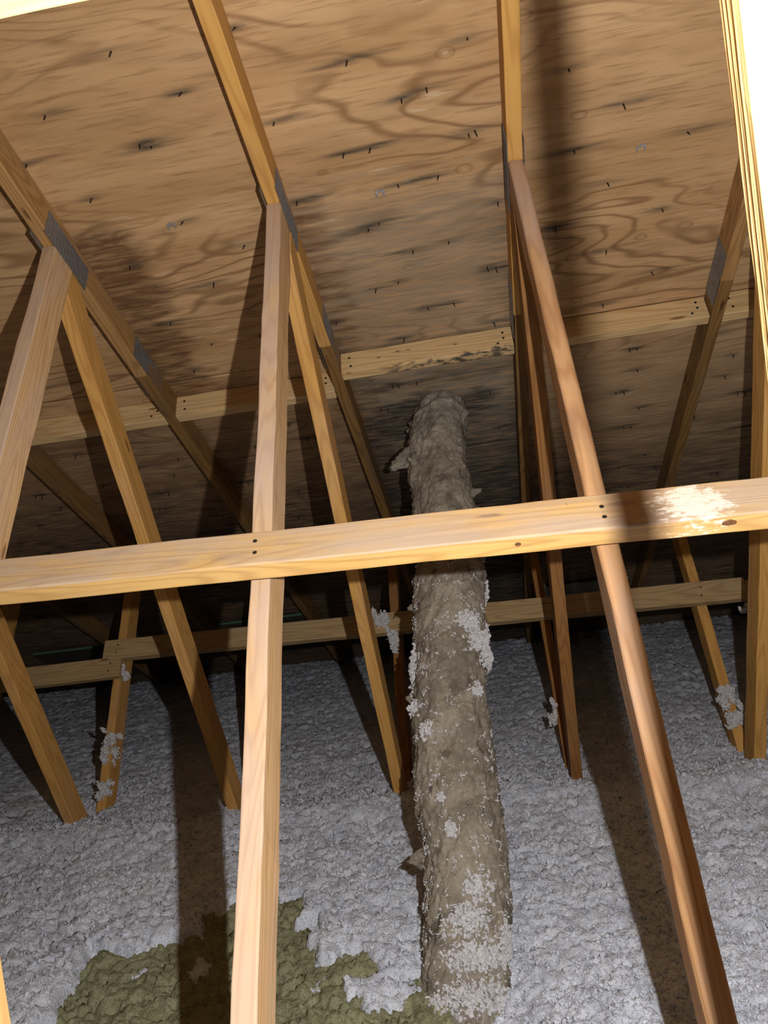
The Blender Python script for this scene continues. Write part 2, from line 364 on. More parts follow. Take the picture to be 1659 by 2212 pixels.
def panel(x0, x1, s0, s1, seed):
    gap = 0.0015; fine = not (x1 < -3.3 or x0 > 2.0 or s1 < 1.6)
    st = 0.009 if fine else 0.2
    nx = max(2, int((x1 - x0) / (st * 1.6))); ns = max(2, int((s1 - s0) / st))
    xs = np.linspace(x0 + gap, x1 - gap, nx + 1); ss = np.linspace(s0 + gap, s1 - gap, ns + 1)
    Xg, Sg = np.meshgrid(xs, ss)
    Zg = (fbm(Xg * 3, Sg * 9, 3, seed) - 0.5) * 0.0016
    n = Xg.size; W = nx + 1
    top = np.stack([Xg.ravel(), Sg.ravel(), Zg.ravel() * 1.0], 1)
    idx = np.arange(n).reshape(ns + 1, W)
    q = np.stack([idx[:-1, :-1].ravel(), idx[:-1, 1:].ravel(), idx[1:, 1:].ravel(), idx[1:, :-1].ravel()], 1)
    # rim and back
    rim = np.concatenate([idx[0, :-1], idx[:-1, -1], idx[-1, :0:-1], idx[:0:-1, 0]])
    back = top[rim].copy(); back[:, 2] = 0.0125
    verts = np.concatenate([top, back]); nb = len(rim); bi = np.arange(nb) + n
    faces = q[:, ::1].tolist() + [[int(rim[i]), int(bi[i]), int(bi[(i + 1) % nb]), int(rim[(i + 1) % nb])] for i in range(nb)]
    me = bpy.data.meshes.new('sheathing_panel'); me.from_pydata(verts.tolist(), [], faces)
    col = np.zeros((len(verts), 4), np.float32); col[:, 3] = 1
    if fine:
        r, g, b = stain_fields(Xg, Sg); col[:n, 0] = r.ravel(); col[:n, 1] = g.ravel(); col[:n, 2] = b.ravel()
    a = me.color_attributes.new('stain', 'FLOAT_COLOR', 'POINT'); a.data.foreach_set('color', col.ravel())
    me.shade_smooth()
    return link('sheathing_panel', me, M_ply, mw_roof, ceiling)
SJ = 3.115
rows = [(SJ - 3.66, SJ - 2.44, -4.7), (SJ - 2.44, SJ - 1.22, -3.456), (SJ - 1.22, SJ, -4.676), (SJ, SJ + 1.22, -3.456), (SJ + 1.22, SJ + 2.44, -4.676), (SJ + 2.44, 6.3, -3.456)]
k = 0
for s0, s1, x in rows:
    if x > -4.0: panel(-5.1, x, max(s0, -0.55), s1, 50 + k)
    while x < 4.0:
        panel(x, min(x + 2.44, 4.1), max(s0, -0.55), s1, k); x += 2.44; k += 1

def nail_mesh():
    bm = bmesh.new(); r = bmesh.ops.create_cone(bm, segments=6, radius1=0.0022, radius2=0.0009, depth=0.016, cap_ends=True)
    for v in bm.verts: v.co.z += 0.007
    return mesh_of(bm, 'nail_tip')
nm = nail_mesh(); nm.materials.append(M_nail)
for i, (nx, ns) in enumerate(NAILS[:295]):
    o = bpy.data.objects.new('nail_tip', nm); C.objects.link(o); o.parent = ceiling
    L = random.uniform(0.7, 1.35)
    o.matrix_basis = Matrix.Translation((nx, ns, 0)) @ Euler((random.uniform(-.25, .25), random.uniform(-.25, .25), 0)).to_matrix().to_4x4() @ Matrix.Diagonal((1.1, 1.1, -L, 1))
# three bright bent metal clips pressed into the sheathing
for (cx, cs) in ((-0.718, 2.484), (-0.144, 2.502), (0.535, 2.513)):
    bm = bmesh.new()
    for (a0, a1, b0, b1, h0, h1) in ((-0.011, 0.011, -0.004, 0.002, 0.001, 0.004), (-0.012, -0.008, 0, 0.014, 0.001, 0.006), (0.008, 0.012, 0, 0.013, 0.001, 0.006), (-0.002, 0.003, -0.008, 0.0, 0.001, 0.005)):
        t = box_bm(a0, a1, b0, b1, -h1, -h0); me = bpy.data.meshes.new('t'); t.to_mesh(me); t.free(); bm.from_mesh(me)
    for v in bm.verts: v.co += mnoise.noise_vector(v.co * 300 + Vector((cx, 0, 0))) * 0.0015
    link('panel_clip', mesh_of(bm, 'panel_clip'), M_clip, mw_roof @ Matrix.Translation((cx, cs, 0)), ceiling)

# ------------------------------------------------------------------ roof trusses
def plate_mesh(L, W):
    bm = box_bm(-L / 2, L / 2, -W / 2, W / 2, 0, 0.0011); nx = int(L / 0.0125); ny = int(W / 0.0075)
    for i in range(nx):
        for j in range(ny):
            x = -L / 2 + (i + 0.5) * L / nx; y = -W / 2 + (j + 0.5) * W / ny
            vs = [bm.verts.new(p) for p in ((x - 0.0042, y - 0.0016, 0.001), (x + 0.0042, y - 0.0016, 0.001), (x + 0.0042, y + 0.0016, 0.001), (x - 0.0042, y + 0.0016, 0.001), (x - 0.002, y, 0.0028), (x + 0.002, y, 0.0028))]
            for f in ((0, 1, 5, 4), (2, 3, 4, 5), (1, 2, 5), (3, 0, 4)): bm.faces.new([vs[q] for q in f])
    return mesh_of(bm, 'connector_plate')
PM = plate_mesh(0.21, 0.078); PM.materials.append(M_steel)
chord_d = (cd, -sd); chord_m = (sd, cd)
w1d, w1m = (math.cos(W1A), -math.sin(W1A)), (math.sin(W1A), math.cos(W1A))
w2d, w2m = (math.cos(W2A), math.sin(W2A)), (math.sin(W2A), -math.cos(W2A))
w3d, w3m = (math.cos(W3A), math.sin(W3A)), (math.sin(W3A), -math.cos(W3A))
SPY = 2.462
chord_under = ((0, RA), (sd, cd))                    # keep what lies below the chord's lower edge
w2_back = ((W2Y + w2m[0] * CH, w2m[1] * CH), (-w2m[0], -w2m[1]))
w1_back = ((W1Y + w1m[0] * CH, w1m[1] * CH), (-w1m[0], -w1m[1]))
cells = {
 'Y': 'roof truss at far left, only its dark lower end showing below the long brace',
 'Z': 'leftmost roof truss whose far web carries two white fluff clumps',
 'A': 'left roof truss with two grey toothed plates on its top chord',
 'B': 'middle roof truss with tall weathered web left of the wrapped duct',
 'C': 'roof truss right of the duct with a reddish round-edged web in front',
 'D': 'rightmost roof truss, narrow grey plate above its joint with the pale block'}
webmats = {'Y': (M_amber, M_amber, M_amber), 'Z': (M_grey, M_amber, M_amber), 'A': (M_grey, M_amber, M_amber), 'B': (M_grey, M_amber, M_brown), 'C': (M_red, M_brown, M_brown), 'D': (M_amber, M_amber, M_amber)}
leans = {'B': (0.0, -0.002), 'C': (0.0, 0.004), 'A': (-0.006, 0.0), 'Z': (0, -0.02), 'D': (0.004, -0.008), 'Y': (0, 0)}
trusses = {}
for i, (k, x) in enumerate(XS.items()):
    t = thing('roof_truss', V(x, 2.75, -Z0 + 0.0), cells[k], 'truss', 'roof trusses standing in a row'); trusses[k] = t
    cm = M_brown if k == 'C' else M_chord
    upm = M_amber if k in ('B', 'C') else M_chord
    ss = SPY / cd
    member('top_chord', x, (0, RA), chord_d, chord_m, CH, -0.5, ss, upm, t, seed=i)
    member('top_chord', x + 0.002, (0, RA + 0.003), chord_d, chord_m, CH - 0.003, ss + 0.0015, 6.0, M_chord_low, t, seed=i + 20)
    zb = -Z0 + CH
    low = ((0, zb), (0, -1))
    m2, m1, m3 = webmats[k]
    big = k == 'C'
    member('web', x, (W2Y, 0), w2d, w2m, CH, -2.2, 1.4, m2, t, clips=(chord_under, low), seed=i + 40, bev=0.009 if big else 0.003, lean=((0.012, 0) if big else (0, 0)), rough=0.0012)
    member('web', x, (W1Y, 0), w1d, w1m, CH, -1.2, 1.7, m1, t, clips=(chord_under, w2_back, low), seed=i + 60, lean=leans[k], rough=0.001)
    member('web', x, (W3Y, -1), w3d, w3m, CH, -1.0, 1.6, m3, t, clips=(chord_under, w1_back, low), seed=i + 80, rough=0.001)
    member('bottom_chord', x, (0, -Z0 + 0.0005), (1, 0), (0, 1), CH - 0.001, -0.3, 5.5, M_chord, t, seed=i + 100)
    # joint plate and splice plate on both faces
    jy, jz = 2.04, RA - math.tan(SL) * 2.04
    for sgn in (-1, 1):
        for nm_, s_, off in (('connector_plate', 2.405, 0.026), ('connector_plate', ss + 0.005, CH / 2)):
            o = bpy.data.objects.new(nm_, PM); C.objects.link(o); o.parent = t
            ctr = Vector((x + sgn * 0.0195, s_ * cd + off * sd, Z0 + RA - s_ * sd + off * cd))
            mw = frame(ctr, Vector((0, cd, -sd)) , Vector((0, sd, cd)) * (-sgn))
            if (mw.to_3x3() @ Vector((0, 0, 1))).x * sgn < 0: mw = frame(ctr, Vector((0, cd, -sd)), Vector((0, sd, cd)) * sgn)
            o.matrix_basis = world_of[t.name].inverted() @ mw

# ------------------------------------------------------------------ blocking between the top chords
BLK = [('Z', 'A', 2.705, 'pale spruce block between the two left trusses under the roof boards'),
       ('A', 'B', 2.700, 'spruce block behind the tall weathered web, under the roof boards'),
       ('B', 'C', 2.628, 'knotty pale block above the top of the wrapped duct'),
       ('C', 'D', 2.632, 'clean pale block right of the reddish web, knot near its left end'),
       ('D', None, 2.634, 'short visible block right of the rightmost truss'),
       ('Y', 'Z', 2.705, 'block at the left edge behind the leftmost weathered web')]
for i, (a, b_, yt, lab) in enumerate(BLK):
    xa = XS[a] + 0.0205; xb = (XS[b_] if b_ else XS[a] + 0.61) - 0.0205
    s_ = yt / cd
    p0 = roof_pt(xa, s_, -0.0015); p1 = roof_pt(xb, s_, -0.0015)
    down = Vector((0, -sd, -cd))
    o = board('blocking', p0, p1, down, CH - 0.004, -0.038, M_block, None, seed=200 + i, rough=0.0009)
    if (o.matrix_basis.to_3x3() @ Vector((0, 0, 1))).y > 0:      # thickness must run down the slope
        for v in o.data.vertices: v.co.z = -v.co.z
        o.data.flip_normals()
    tag(o, lab, 'blocking', 'blocks between the top chords')
    if (a, b_) == ('B', 'C'):                         # black mould along its lower edge, many small knots
        m = M_block.copy(); m.name = 'mouldy_blocking_spruce'; nt = m.node_tree; bs = nt.nodes['Principled BSDF']
        src = bs.inputs['Base Color'].links[0].from_socket; S = coords(nt, per_object=False)
        tc = N(nt, 'ShaderNodeTexCoord'); sp = N(nt, 'ShaderNodeSeparateXYZ'); nt.links.new(tc.outputs['Object'], sp.inputs[0])
        edge = smooth(nt, mth(nt, 'ADD', sp.outputs[1], mth(nt, 'MULTIPLY', mth(nt, 'SUBTRACT', noise_n(nt, S((28, 60, 60)), 1.0, 3), 0.5), 0.05)), 0.078, 0.088)
        along = mth(nt, 'MULTIPLY', smooth(nt, sp.outputs[0], 0.08, 0.22), smooth(nt, noise_n(nt, S((20, 40, 50)), 1.0, 4, 0.6), 0.42, 0.56))
        col = mixc(nt, mth(nt, 'MULTIPLY', mth(nt, 'MULTIPLY', edge, along), 0.92), src, (0.05, 0.05, 0.045))
        v = N(nt, 'ShaderNodeTexVoronoi'); v.inputs['Scale'].default_value = 1.0; nt.links.new(S((15, 27, 27)), v.inputs['Vector'])
        col = mixc(nt, mth(nt, 'MULTIPLY', smooth(nt, v.outputs['Distance'], 0.16, 0.08), 0.75), col, (0.22, 0.12, 0.05))
        nt.links.new(col, bs.inputs['Base Color']); o.data.materials[0] = m
    # toe nails: small dark heads near each end
    mi = o.matrix_basis; zf = 0.0
    for (u, v_) in ((0.03, 0.025), (0.034, 0.06), ((xb - xa) - 0.03, 0.022), ((xb - xa) - 0.03, 0.045), ((xb - xa) - 0.05, 0.064)):
        bm = bmesh.new(); bmesh.ops.create_cone(bm, segments=10, radius1=0.0042, radius2=0.0038, depth=0.0016, cap_ends=True)
        link('nail_head', mesh_of(bm, 'nail_head'), M_nail, mi @ Matrix.Translation((u, v_, 0.0)), o)

# ------------------------------------------------------------------ lateral braces
def knot_disc(parent, mi, u, v, rx, ry, zf, mat=M_knot, name='knot'):
    bm = bmesh.new(); bmesh.ops.create_cone(bm, segments=16, radius1=1, radius2=0.8, depth=1, cap_ends=True)
    for q in bm.verts: q.co = Vector((q.co.x * rx, q.co.y * ry, q.co.z * 0.0014)) + mnoise.noise_vector(q.co * 2 + Vector((u, v, 0))) * rx * 0.08
    return link(name, mesh_of(bm, name), mat, mi @ zf @ Matrix.Translation((u, v, 0)), parent)
W2d3 = Vector((0, w2d[0], w2d[1])); W2n = Vector((0, -w2m[0], -w2m[1]))
# long front brace: line of its front lower edge
pa = Vector((-0.877, 1.3335, -0.1007)); pb = Vector((0.4516, 1.3089, -0.1359)); dirb = (pb - pa) / (pb.x - pa.x)
q0 = pa + dirb * (-1.75 - pa.x); q1 = pa + dirb * (1.05 - pa.x)
q0.z += Z0; q1.z += Z0
beam = board('lateral_brace', q0, q1, Vector((0, 0.809, 0.588)), CH, 0.038, M_beam, None, seed=301, rough=0.0008)
zdir = (beam.matrix_basis.to_3x3() @ Vector((0, 0, 1)))
if zdir.dot(W2n) > 0:      # body must lie behind its front face, against the webs
    for v in beam.data.vertices: v.co.z = -v.co.z
    beam.data.flip_normals(); fz = 0.0; outw = 1
else: outw = -1
tag(beam, 'long bright front brace crossing the whole picture before the duct', 'brace')
Lx = lambda x: (x + 1.75) * dirb.length
I4 = Matrix.Identity(4)
for (x_, v_) in ((0.203, 0.028), (0.203, 0.055), (-0.40, 0.03), (-0.405, 0.062)):
    bm = bmesh.new(); bmesh.ops.create_cone(bm, segments=12, radius1=0.0045, radius2=0.004, depth=0.0018, cap_ends=True)
    link('nail_head', mesh_of(bm, 'nail_head'), M_nail, beam.matrix_basis @ Matrix.Translation((Lx(x_), v_, 0)), beam)
knot_disc(beam, beam.matrix_basis, Lx(0.150), 0.072, 0.006, 0.005, I4)
RX = Matrix.Rotation(math.radians(90), 4, 'X')
knot_disc(beam, beam.matrix_basis, Lx(0.395), -0.016 * outw, 0.012, 0.0065, RX)
knot_disc(beam, beam.matrix_basis, Lx(0.057), -0.016 * outw, 0.006, 0.005, RX)
# dried white splash near its right end, a ragged patch, and a darker brown band left of it
def splash_on(mat_src, u0, v0):
    m = mat_src.copy(); m.name = 'brace_spruce_with_splash'; nt = m.node_tree; b = nt.nodes['Principled BSDF']
    src = b.inputs['Base Color'].links[0].from_socket; S = coords(nt, per_object=False)
    tc = N(nt, 'ShaderNodeTexCoord'); sx3 = N(nt, 'ShaderNodeSeparateXYZ'); nt.links.new(tc.outputs['Object'], sx3.inputs[0])
    du = mth(nt, 'DIVIDE', mth(nt, 'SUBTRACT', sx3.outputs[0], u0), 0.062); dv = mth(nt, 'DIVIDE', mth(nt, 'SUBTRACT', sx3.outputs[1], v0), 0.048)
    r = mth(nt, 'SQRT', mth(nt, 'ADD', mth(nt, 'MULTIPLY', du, du), mth(nt, 'MULTIPLY', dv, dv)))
    n1 = noise_n(nt, S((24, 60, 60)), 1.0, 6, 0.75)
    q = mth(nt, 'ADD', r, mth(nt, 'MULTIPLY', mth(nt, 'SUBTRACT', n1, 0.5), 4.2))
    f = smooth(nt, q, 1.0, 0.55)
    pu = mth(nt, 'DIVIDE', mth(nt, 'SUBTRACT', sx3.outputs[0], u0 - 0.085), 0.075)
    f2 = mth(nt, 'MULTIPLY', smooth(nt, mth(nt, 'ABSOLUTE', pu), 1.0, 0.3), smooth(nt, n1, 0.25, 0.6))
    col = mixc(nt, mth(nt, 'MULTIPLY', f2, 0.6), src, (0.33, 0.20, 0.145))
    col = mixc(nt, mth(nt, 'MULTIPLY', f, 0.85), col, (0.86, 0.80, 0.68))
    nt.links.new(col, b.inputs['Base Color']); return m
beam.data.materials[0] = splash_on(M_beam, Lx(0.345), 0.040)

W3d3 = Vector((0, w3d[0], w3d[1])); W3n = Vector((0, -w3m[0], -w3m[1]))
def low_brace(x0, x1, y0, z0, dz, label, back=0.0, seed=0, flip=True, mat=M_low):
    """board whose back lies on the far webs; (y0,z0) its lower back edge at x0"""
    p0 = Vector((x0, y0, z0 + Z0)) + W3n * (0.0385 + back); p1 = Vector((x1, y0 + dz * 0.68, z0 + dz + Z0)) + W3n * (0.0385 + back)
    o = board('lateral_brace', p0, p1, W3d3, CH, 0.038, mat, None, seed=seed, rough=0.0009)
    if (o.matrix_basis.to_3x3() @ Vector((0, 0, 1))).dot(W3n) > 0:
        for v in o.data.vertices: v.co.z = -v.co.z
        o.data.flip_normals()
    tag(o, label, 'brace', 'lower braces nailed to the far webs'); return o
def w3line(z): return W3Y + (z + 1) / math.tan(W3A)
zl = -0.620
lb1 = low_brace(-1.687, 0.985, w3line(zl), zl, -0.052, 'long lower brace behind the duct, resting on the far webs', seed=401)
zl = -0.688
lb2 = low_brace(-3.9, -1.60, w3line(-0.688), -0.688 + 0.0, 0.0, 'short lower brace at the left, its end just under the long one', seed=402)
lb3 = low_brace(0.987, 2.6, w3line(-0.684), -0.684, 0.0, 'dark lower brace starting at the right picture edge', seed=403)
for o, us in ((lb1, (0.06, 0.065, 0.67, 1.28, 1.89, 1.895, 2.50, 2.505)), (lb2, (2.25, 2.255, 1.66))):
    for j, u in enumerate(us):
        bm = bmesh.new(); bmesh.ops.create_cone(bm, segments=10, radius1=0.004, radius2=0.0035, depth=0.0016, cap_ends=True)
        link('nail_head', mesh_of(bm, 'nail_head'), M_nail, o.matrix_basis @ Matrix.Translation((u, 0.028 + 0.034 * (j % 2), 0)), o)

# near board across the top left corner, close to the lamp
tb0 = Vector((-1.1, 0.5, 0.383 + Z0)); tb1 = Vector((0.35, 0.5, 0.352 + Z0))
tb = board('lateral_brace', tb0, tb1, Vector((0, 0.25, 0.97)), CH, -0.038, M_post, None, seed=501)
tag(tb, 'overlit pale board cutting the top left corner', 'brace')
# upright posts at the picture's right and left edges
def post(x, y, label, seed, z0=-Z0 + 0.0, z1=None, width=0.038, depth=0.089):
    z1 = RA - math.tan(SL) * (y + depth) - 0.004 + CH / cd if z1 is None else z1
    p0 = V(x, y, z0); p1 = V(x, y, z1)
    bm = box_bm(0, z1 - z0, 0, width, 0, depth); finish_board(bm, z1 - z0, 0.003, 0.0006, seed=seed)
    mw = Matrix(((0, 1, 0, p0.x), (0, 0, 1, p0.y), (1, 0, 0, p0.z), (0, 0, 0, 1)))
    return tag(link('upright_post', mesh_of(bm, 'upright_post'), M_post, mw), label, 'post')
post(0.1618, 0.420, 'glaring overlit slim upright batten at the top right edge', 601, z1=None, width=0.0165, depth=0.031)
post(-0.699, 0.80, 'upright post just touching the bottom left corner', 602, z1=-0.30)

# ------------------------------------------------------------------ loose insulation on the attic floor
FZ = -1.12
POLY = np.array([(-1.14, 1.45), (-1.167, 1.874), (-1.186, 1.936), (-1.035, 1.919), (-0.967, 1.973), (-0.871, 1.961), (-0.927, 2.08), (-0.874, 2.084), (-0.843, 2.116), (-0.726, 2.136), (-0.655, 2.125), (-0.627, 2.062), (-0.628, 2.005), (-0.556, 2.029), (-0.556, 1.964), (-0.583, 1.946), (-0.539, 1.824), (-0.492, 1.818), (-0.484, 1.874), (-0.404, 1.846), (-0.378, 1.77), (-0.401, 1.739), (-0.447, 1.752), (-0.437, 1.693), (-0.386, 1.627), (-0.346, 1.638), (-0.278, 1.678), (-0.264, 1.40), (-0.7, 1.3)])
def poly_sd(X, Y):
    inside = np.zeros(X.shape, bool); dmin = np.full(X.shape, 9.0); n = len(POLY)
    for i in range(n):
        x1, y1 = POLY[i]; x2, y2 = POLY[(i + 1) % n]
        cond = ((y1 > Y) != (y2 > Y)) & (X < (x2 - x1) * (Y - y1) / (y2 - y1 + 1e-12) + x1); inside ^= cond
        dx, dy = x2 - x1, y2 - y1; t = np.clip(((X - x1) * dx + (Y - y1) * dy) / (dx * dx + dy * dy), 0, 1)
        dmin = np.minimum(dmin, np.hypot(X - x1 - t * dx, Y - y1 - t * dy))
    return np.where(inside, -dmin, dmin)
def grid_mesh(name, xs, ys, zfun):
    X, Y = np.meshgrid(xs, ys); Z, keep = zfun(X, Y); W = len(xs); n = X.size
    idx = np.arange(n).reshape(X.shape)
    kf = keep[:-1, :-1] | keep[1:, :-1] | keep[:-1, 1:] | keep[1:, 1:]
    q = np.stack([idx[:-1, :-1][kf], idx[:-1, 1:][kf], idx[1:, 1:][kf], idx[1:, :-1][kf]], 1)
    used = np.unique(q); remap = np.zeros(n, np.int64); remap[used] = np.arange(len(used))
    co = np.stack([X.ravel()[used], Y.ravel()[used], Z.ravel()[used]], 1).astype(np.float32); q = remap[q]
    me = bpy.data.meshes.new(name); me.vertices.add(len(co)); me.vertices.foreach_set('co', co.ravel())
    me.loops.add(q.size); me.loops.foreach_set('vertex_index', q.ravel().astype(np.int32))
    me.polygons.add(len(q)); me.polygons.foreach_set('loop_start', np.arange(0, q.size, 4, dtype=np.int32))
    me.update(calc_edges=True); me.shade_smooth(); return me
def lumps(X, Y, seed, k=1.0):
    wx = X + (fbm(X * 14, Y * 14, 3, seed + 1) - 0.5) * 0.06; wy = Y + (fbm(X * 14 + 5, Y * 14, 3, seed + 2) - 0.5) * 0.06
    a = np.clip(1 - worley(wx * 13, wy * 15, seed) ** 2, 0, 1); b = np.clip(1 - worley(wx * 34, wy * 36, seed + 9) ** 2, 0, 1); c = np.clip(1 - worley(wx * 85, wy * 85, seed + 13), 0, 1)
    g = fbm(X * 7 + 3, Y * 9, 3, seed + 20)
    return 0.014 * a * k * (0.3 + 1.4 * g) + 0.019 * b * k - 0.008 + 0.012 * c - 0.017 * np.exp(-((fbm(wx * 8, wy * 12, 3, seed + 30) - 0.5) / 0.022) ** 2) + 0.016 * (fbm(X * 75, Y * 75, 3, seed + 4, 0.75) - 0.5)
def base_h(X, Y):
    h = FZ - 0.028 + 0.035 * (fbm(X * 2.2, Y * 2.2, 3, 3) - 0.5)
    ridge = 2.66 + 0.09 * (fbm(X * 3, X * 0 + 2, 3, 8) - 0.5) * 2
    h = h + 0.035 * np.exp(-((Y - ridge + 0.06) / 0.11) ** 2) - 0.03 * np.clip((Y - ridge) / 0.5, 0, 1)
    h = h - 0.065 * np.exp(-(((X + 0.17) / 0.17) ** 2 + ((Y - 1.60) / 0.17) ** 2))
    return h
def zw(X, Y):
    sdist = poly_sd(X, Y) + (fbm(X * 22, Y * 22, 3, 41) - 0.5) * 0.045
    up = 1 / (1 + np.exp(-(sdist + 0.004) / 0.006))
    bits = np.clip(fbm(X * 13, Y * 13, 3, 55) - 0.66, 0, 1) * 0.5
    return Z0 + base_h(X, Y) + lumps(X, Y, 11) - (1 - up) * 0.075 + np.minimum(bits * 0.9, 0.045) * (1 - up), np.ones(X.shape, bool)
ys = [1.15]
while ys[-1] < 5.35: ys.append(ys[-1] + 0.0062 * (1.0 + max(0, ys[-1] - 1.9) * 0.42))
xs = [-4.2]
while xs[-1] < 2.7: xs.append(xs[-1] + (0.0078 if -1.9 < xs[-1] < 1.15 else 0.014))
ins = link('blown_insulation', grid_mesh('blown_insulation', np.array(xs), np.array(ys), zw), M_cell, Matrix.Identity(4))
tag(ins, 'grey white loose blown insulation covering the attic floor', 'insulation', kind='stuff')
def zo(X, Y):
    sdist = poly_sd(X, Y) + (fbm(X * 20, Y * 20, 3, 43) - 0.5) * 0.02
    return Z0 + FZ - 0.062 + lumps(X, Y, 71, 1.35) + 0.03 * (fbm(X * 9, Y * 9, 2, 60) - 0.5), sdist < 0.07
wool = link('mineral_wool', grid_mesh('mineral_wool', np.arange(-1.35, -0.14, 0.006), np.arange(1.2, 2.25, 0.006), zo), M_olive, Matrix.Identity(4))
tag(wool, 'olive brown old mineral wool patch showing through the white insulation', 'insulation', kind='stuff')

# ------------------------------------------------------------------ crumbs (irregular little lumps, joined)
ICO = None
def crumb_cloud(name, pts, mat, parent=None, label=None, cat=None, loc=Vector((0, 0, 0)), fibres=0.25, group=None):
    """pts: list of (Vector, radius, normal); a lump of small faceted crumbs and fibres"""
    global ICO
    if ICO is None:
        b = bmesh.new(); bmesh.ops.create_icosphere(b, subdivisions=1, radius=1); b.verts.ensure_lookup_table()
        ICO = (np.array([v.co[:] for v in b.verts]), np.array([[v.index for v in f.verts] for f in b.faces])); b.free()
    vs, fs, n = [], [], 0; rr = np.random.default_rng(len(pts) + int(abs(loc.x) * 1000))
    for p, r in pts:
        if rr.random() < fibres:
            Rm = np.array(Euler(rr.uniform(0, 6.28, 3)).to_matrix()); L = r * rr.uniform(1.2, 2.4); t = min(0.0011, r * 0.3)
            seg = np.array([(-L, -t, 0), (-L, t, 0), (0, -t * 1.5, L * .25), (0, t * 1.5, L * .25), (L, -t, 0), (L, t, 0), (-L, 0, t), (0, 0, L * .25 + t * 1.6), (L, 0, t)])
            vs.append(seg @ Rm.T + np.array(p)); fs += [(0 + n, 1 + n, 3 + n, 2 + n), (2 + n, 3 + n, 5 + n, 4 + n), (0 + n, 2 + n, 7 + n, 6 + n), (2 + n, 4 + n, 8 + n, 7 + n), (1 + n, 6 + n, 7 + n, 3 + n), (3 + n, 7 + n, 8 + n, 5 + n)]; n += 9
        else:
            Rm = np.array(Euler(rr.uniform(0, 6.28, 3)).to_matrix())
            sh = ICO[0] * rr.uniform(0.55, 1.3, (12, 1)) * rr.uniform(0.5, 1.25, (1, 3)) * r
            vs.append(sh @ Rm.T + np.array(p)); fs += [tuple(int(q) + n for q in f) for f in ICO[1]]; n += 12
    me = bpy.data.meshes.new(name); me.from_pydata(np.concatenate(vs).tolist(), [], fs)
    o = link(name, me, mat, Matrix.Translation(loc), parent); return o

# ------------------------------------------------------------------ insulated duct
DUCT = [(-0.087, 2.952, 0.236, 0.0818), (-0.095, 2.921, 0.2, 0.0973), (-0.108, 2.847, 0.114, 0.1041), (-0.117, 2.776, 0.031, 0.1049), (-0.117, 2.707, -0.05, 0.1072), (-0.118, 2.654, -0.111, 0.1029), (-0.114, 2.482, -0.311, 0.1061), (-0.126, 2.406, -0.4, 0.1116), (-0.133, 2.353, -0.461, 0.1094), (-0.137, 2.303, -0.52, 0.1113), (-0.144, 2.255, -0.576, 0.1132), (-0.152, 2.208, -0.63, 0.1124), (-0.154, 2.164, -0.682, 0.1109), (-0.152, 2.12, -0.733, 0.1107), (-0.155, 2.038, -0.829, 0.1067), (-0.156, 1.961, -0.918, 0.106), (-0.154, 1.925, -0.96, 0.1117), (-0.152, 1.89, -1.001, 0.1137), (-0.16, 1.823, -1.078, 0.1079), (-0.168, 1.792, -1.115, 0.1068), (-0.176, 1.732, -1.185, 0.10), (-0.185, 1.66, -1.26, 0.10), (-0.19, 1.60, -1.33, 0.10)]
D_ = np.array(DUCT); arc = np.concatenate([[0], np.cumsum(np.linalg.norm(np.diff(D_[:, :3], axis=0), axis=1))])
arc = np.concatenate([[-0.05], arc]); d0 = D_[0] + (D_[0] - D_[1]) * np.array([1, 1, 1, 0]); D_ = np.concatenate([[d0], D_]); D_[0, 3] = 0.088; D_[1, 3] = 0.095
def duct_at(t):
    return np.array([np.interp(t, arc, D_[:, i]) for i in range(4)])
TOT = arc[-1]; NS, NR = 420, 150
ts = np.linspace(arc[0], TOT, NS); cen = np.stack([np.interp(ts, arc, D_[:, i]) for i in range(4)], 1)
ker = np.ones(13) / 13; 
for i in range(4): cen[:, i] = np.convolve(np.pad(cen[:, i], 6, 'edge'), ker, 'valid')
ax = np.array([0, math.cos(math.radians(49.35)), math.sin(math.radians(49.35))])    # duct axis, pointing up and away
e1 = np.array([1.0, 0, 0]); e2 = np.cross(ax, e1)                                   # e2 points ... towards the eye / up
if e2[1] > 0: e2 = -e2
th = np.linspace(0, 2 * math.pi, NR, endpoint=False)
Tt, Th = np.meshgrid(ts, th, indexing='ij')
cx, sx = np.cos(Th), np.sin(Th)
def n3(a, b_, k, seed):     # periodic noise on the tube
    return fbm(cx * k * 0.11 * 9 + Tt * 0 + b_, Tt * a, 3, seed) * 0.5 + fbm(sx * k * 0.11 * 9 + b_, Tt * a + 7, 3, seed + 3) * 0.5 - 0.5
ridge = np.abs(fbm(Tt * 11 + 1.6 * cx + 5, sx * 2.2 + cx * 1.3 + Tt * 5, 4, 90) - 0.5) * 2
disp = 0.020 * n3(7, 0, 2, 60) * 2 + 0.010 * n3(22, 3, 5, 61) * 2 + 0.006 * n3(70, 9, 16, 65) * 2 - 0.0055 * (1 - np.clip(ridge * 4, 0, 1)) \
     + 0.0035 * (vnoise(Th * 60 / 6.283 * 1.0 * 3, Tt * 230, 5) - 0.5) * 2
disp += 0.016 * np.exp(-((Tt - 0.075 + 0.02 * np.sin(Th * 2)) / 0.012) ** 2) * 0.5
Rr = cen[:, 3][:, None] * 0.985 + disp
P = cen[:, None, :3] + Rr[..., None] * (cx[..., None] * e1 + sx[..., None] * e2)
base = V(-0.18, 1.66, -Z0)
duct = thing('insulated_duct', base, 'thick grey brown wool-wrapped duct rising from the floor to the roof', 'duct')
Pl = P.reshape(-1, 3) + np.array([0, 0, Z0]) - np.array(base)
idx = np.arange(NS * NR).reshape(NS, NR); nx_ = np.roll(idx, -1, axis=1)
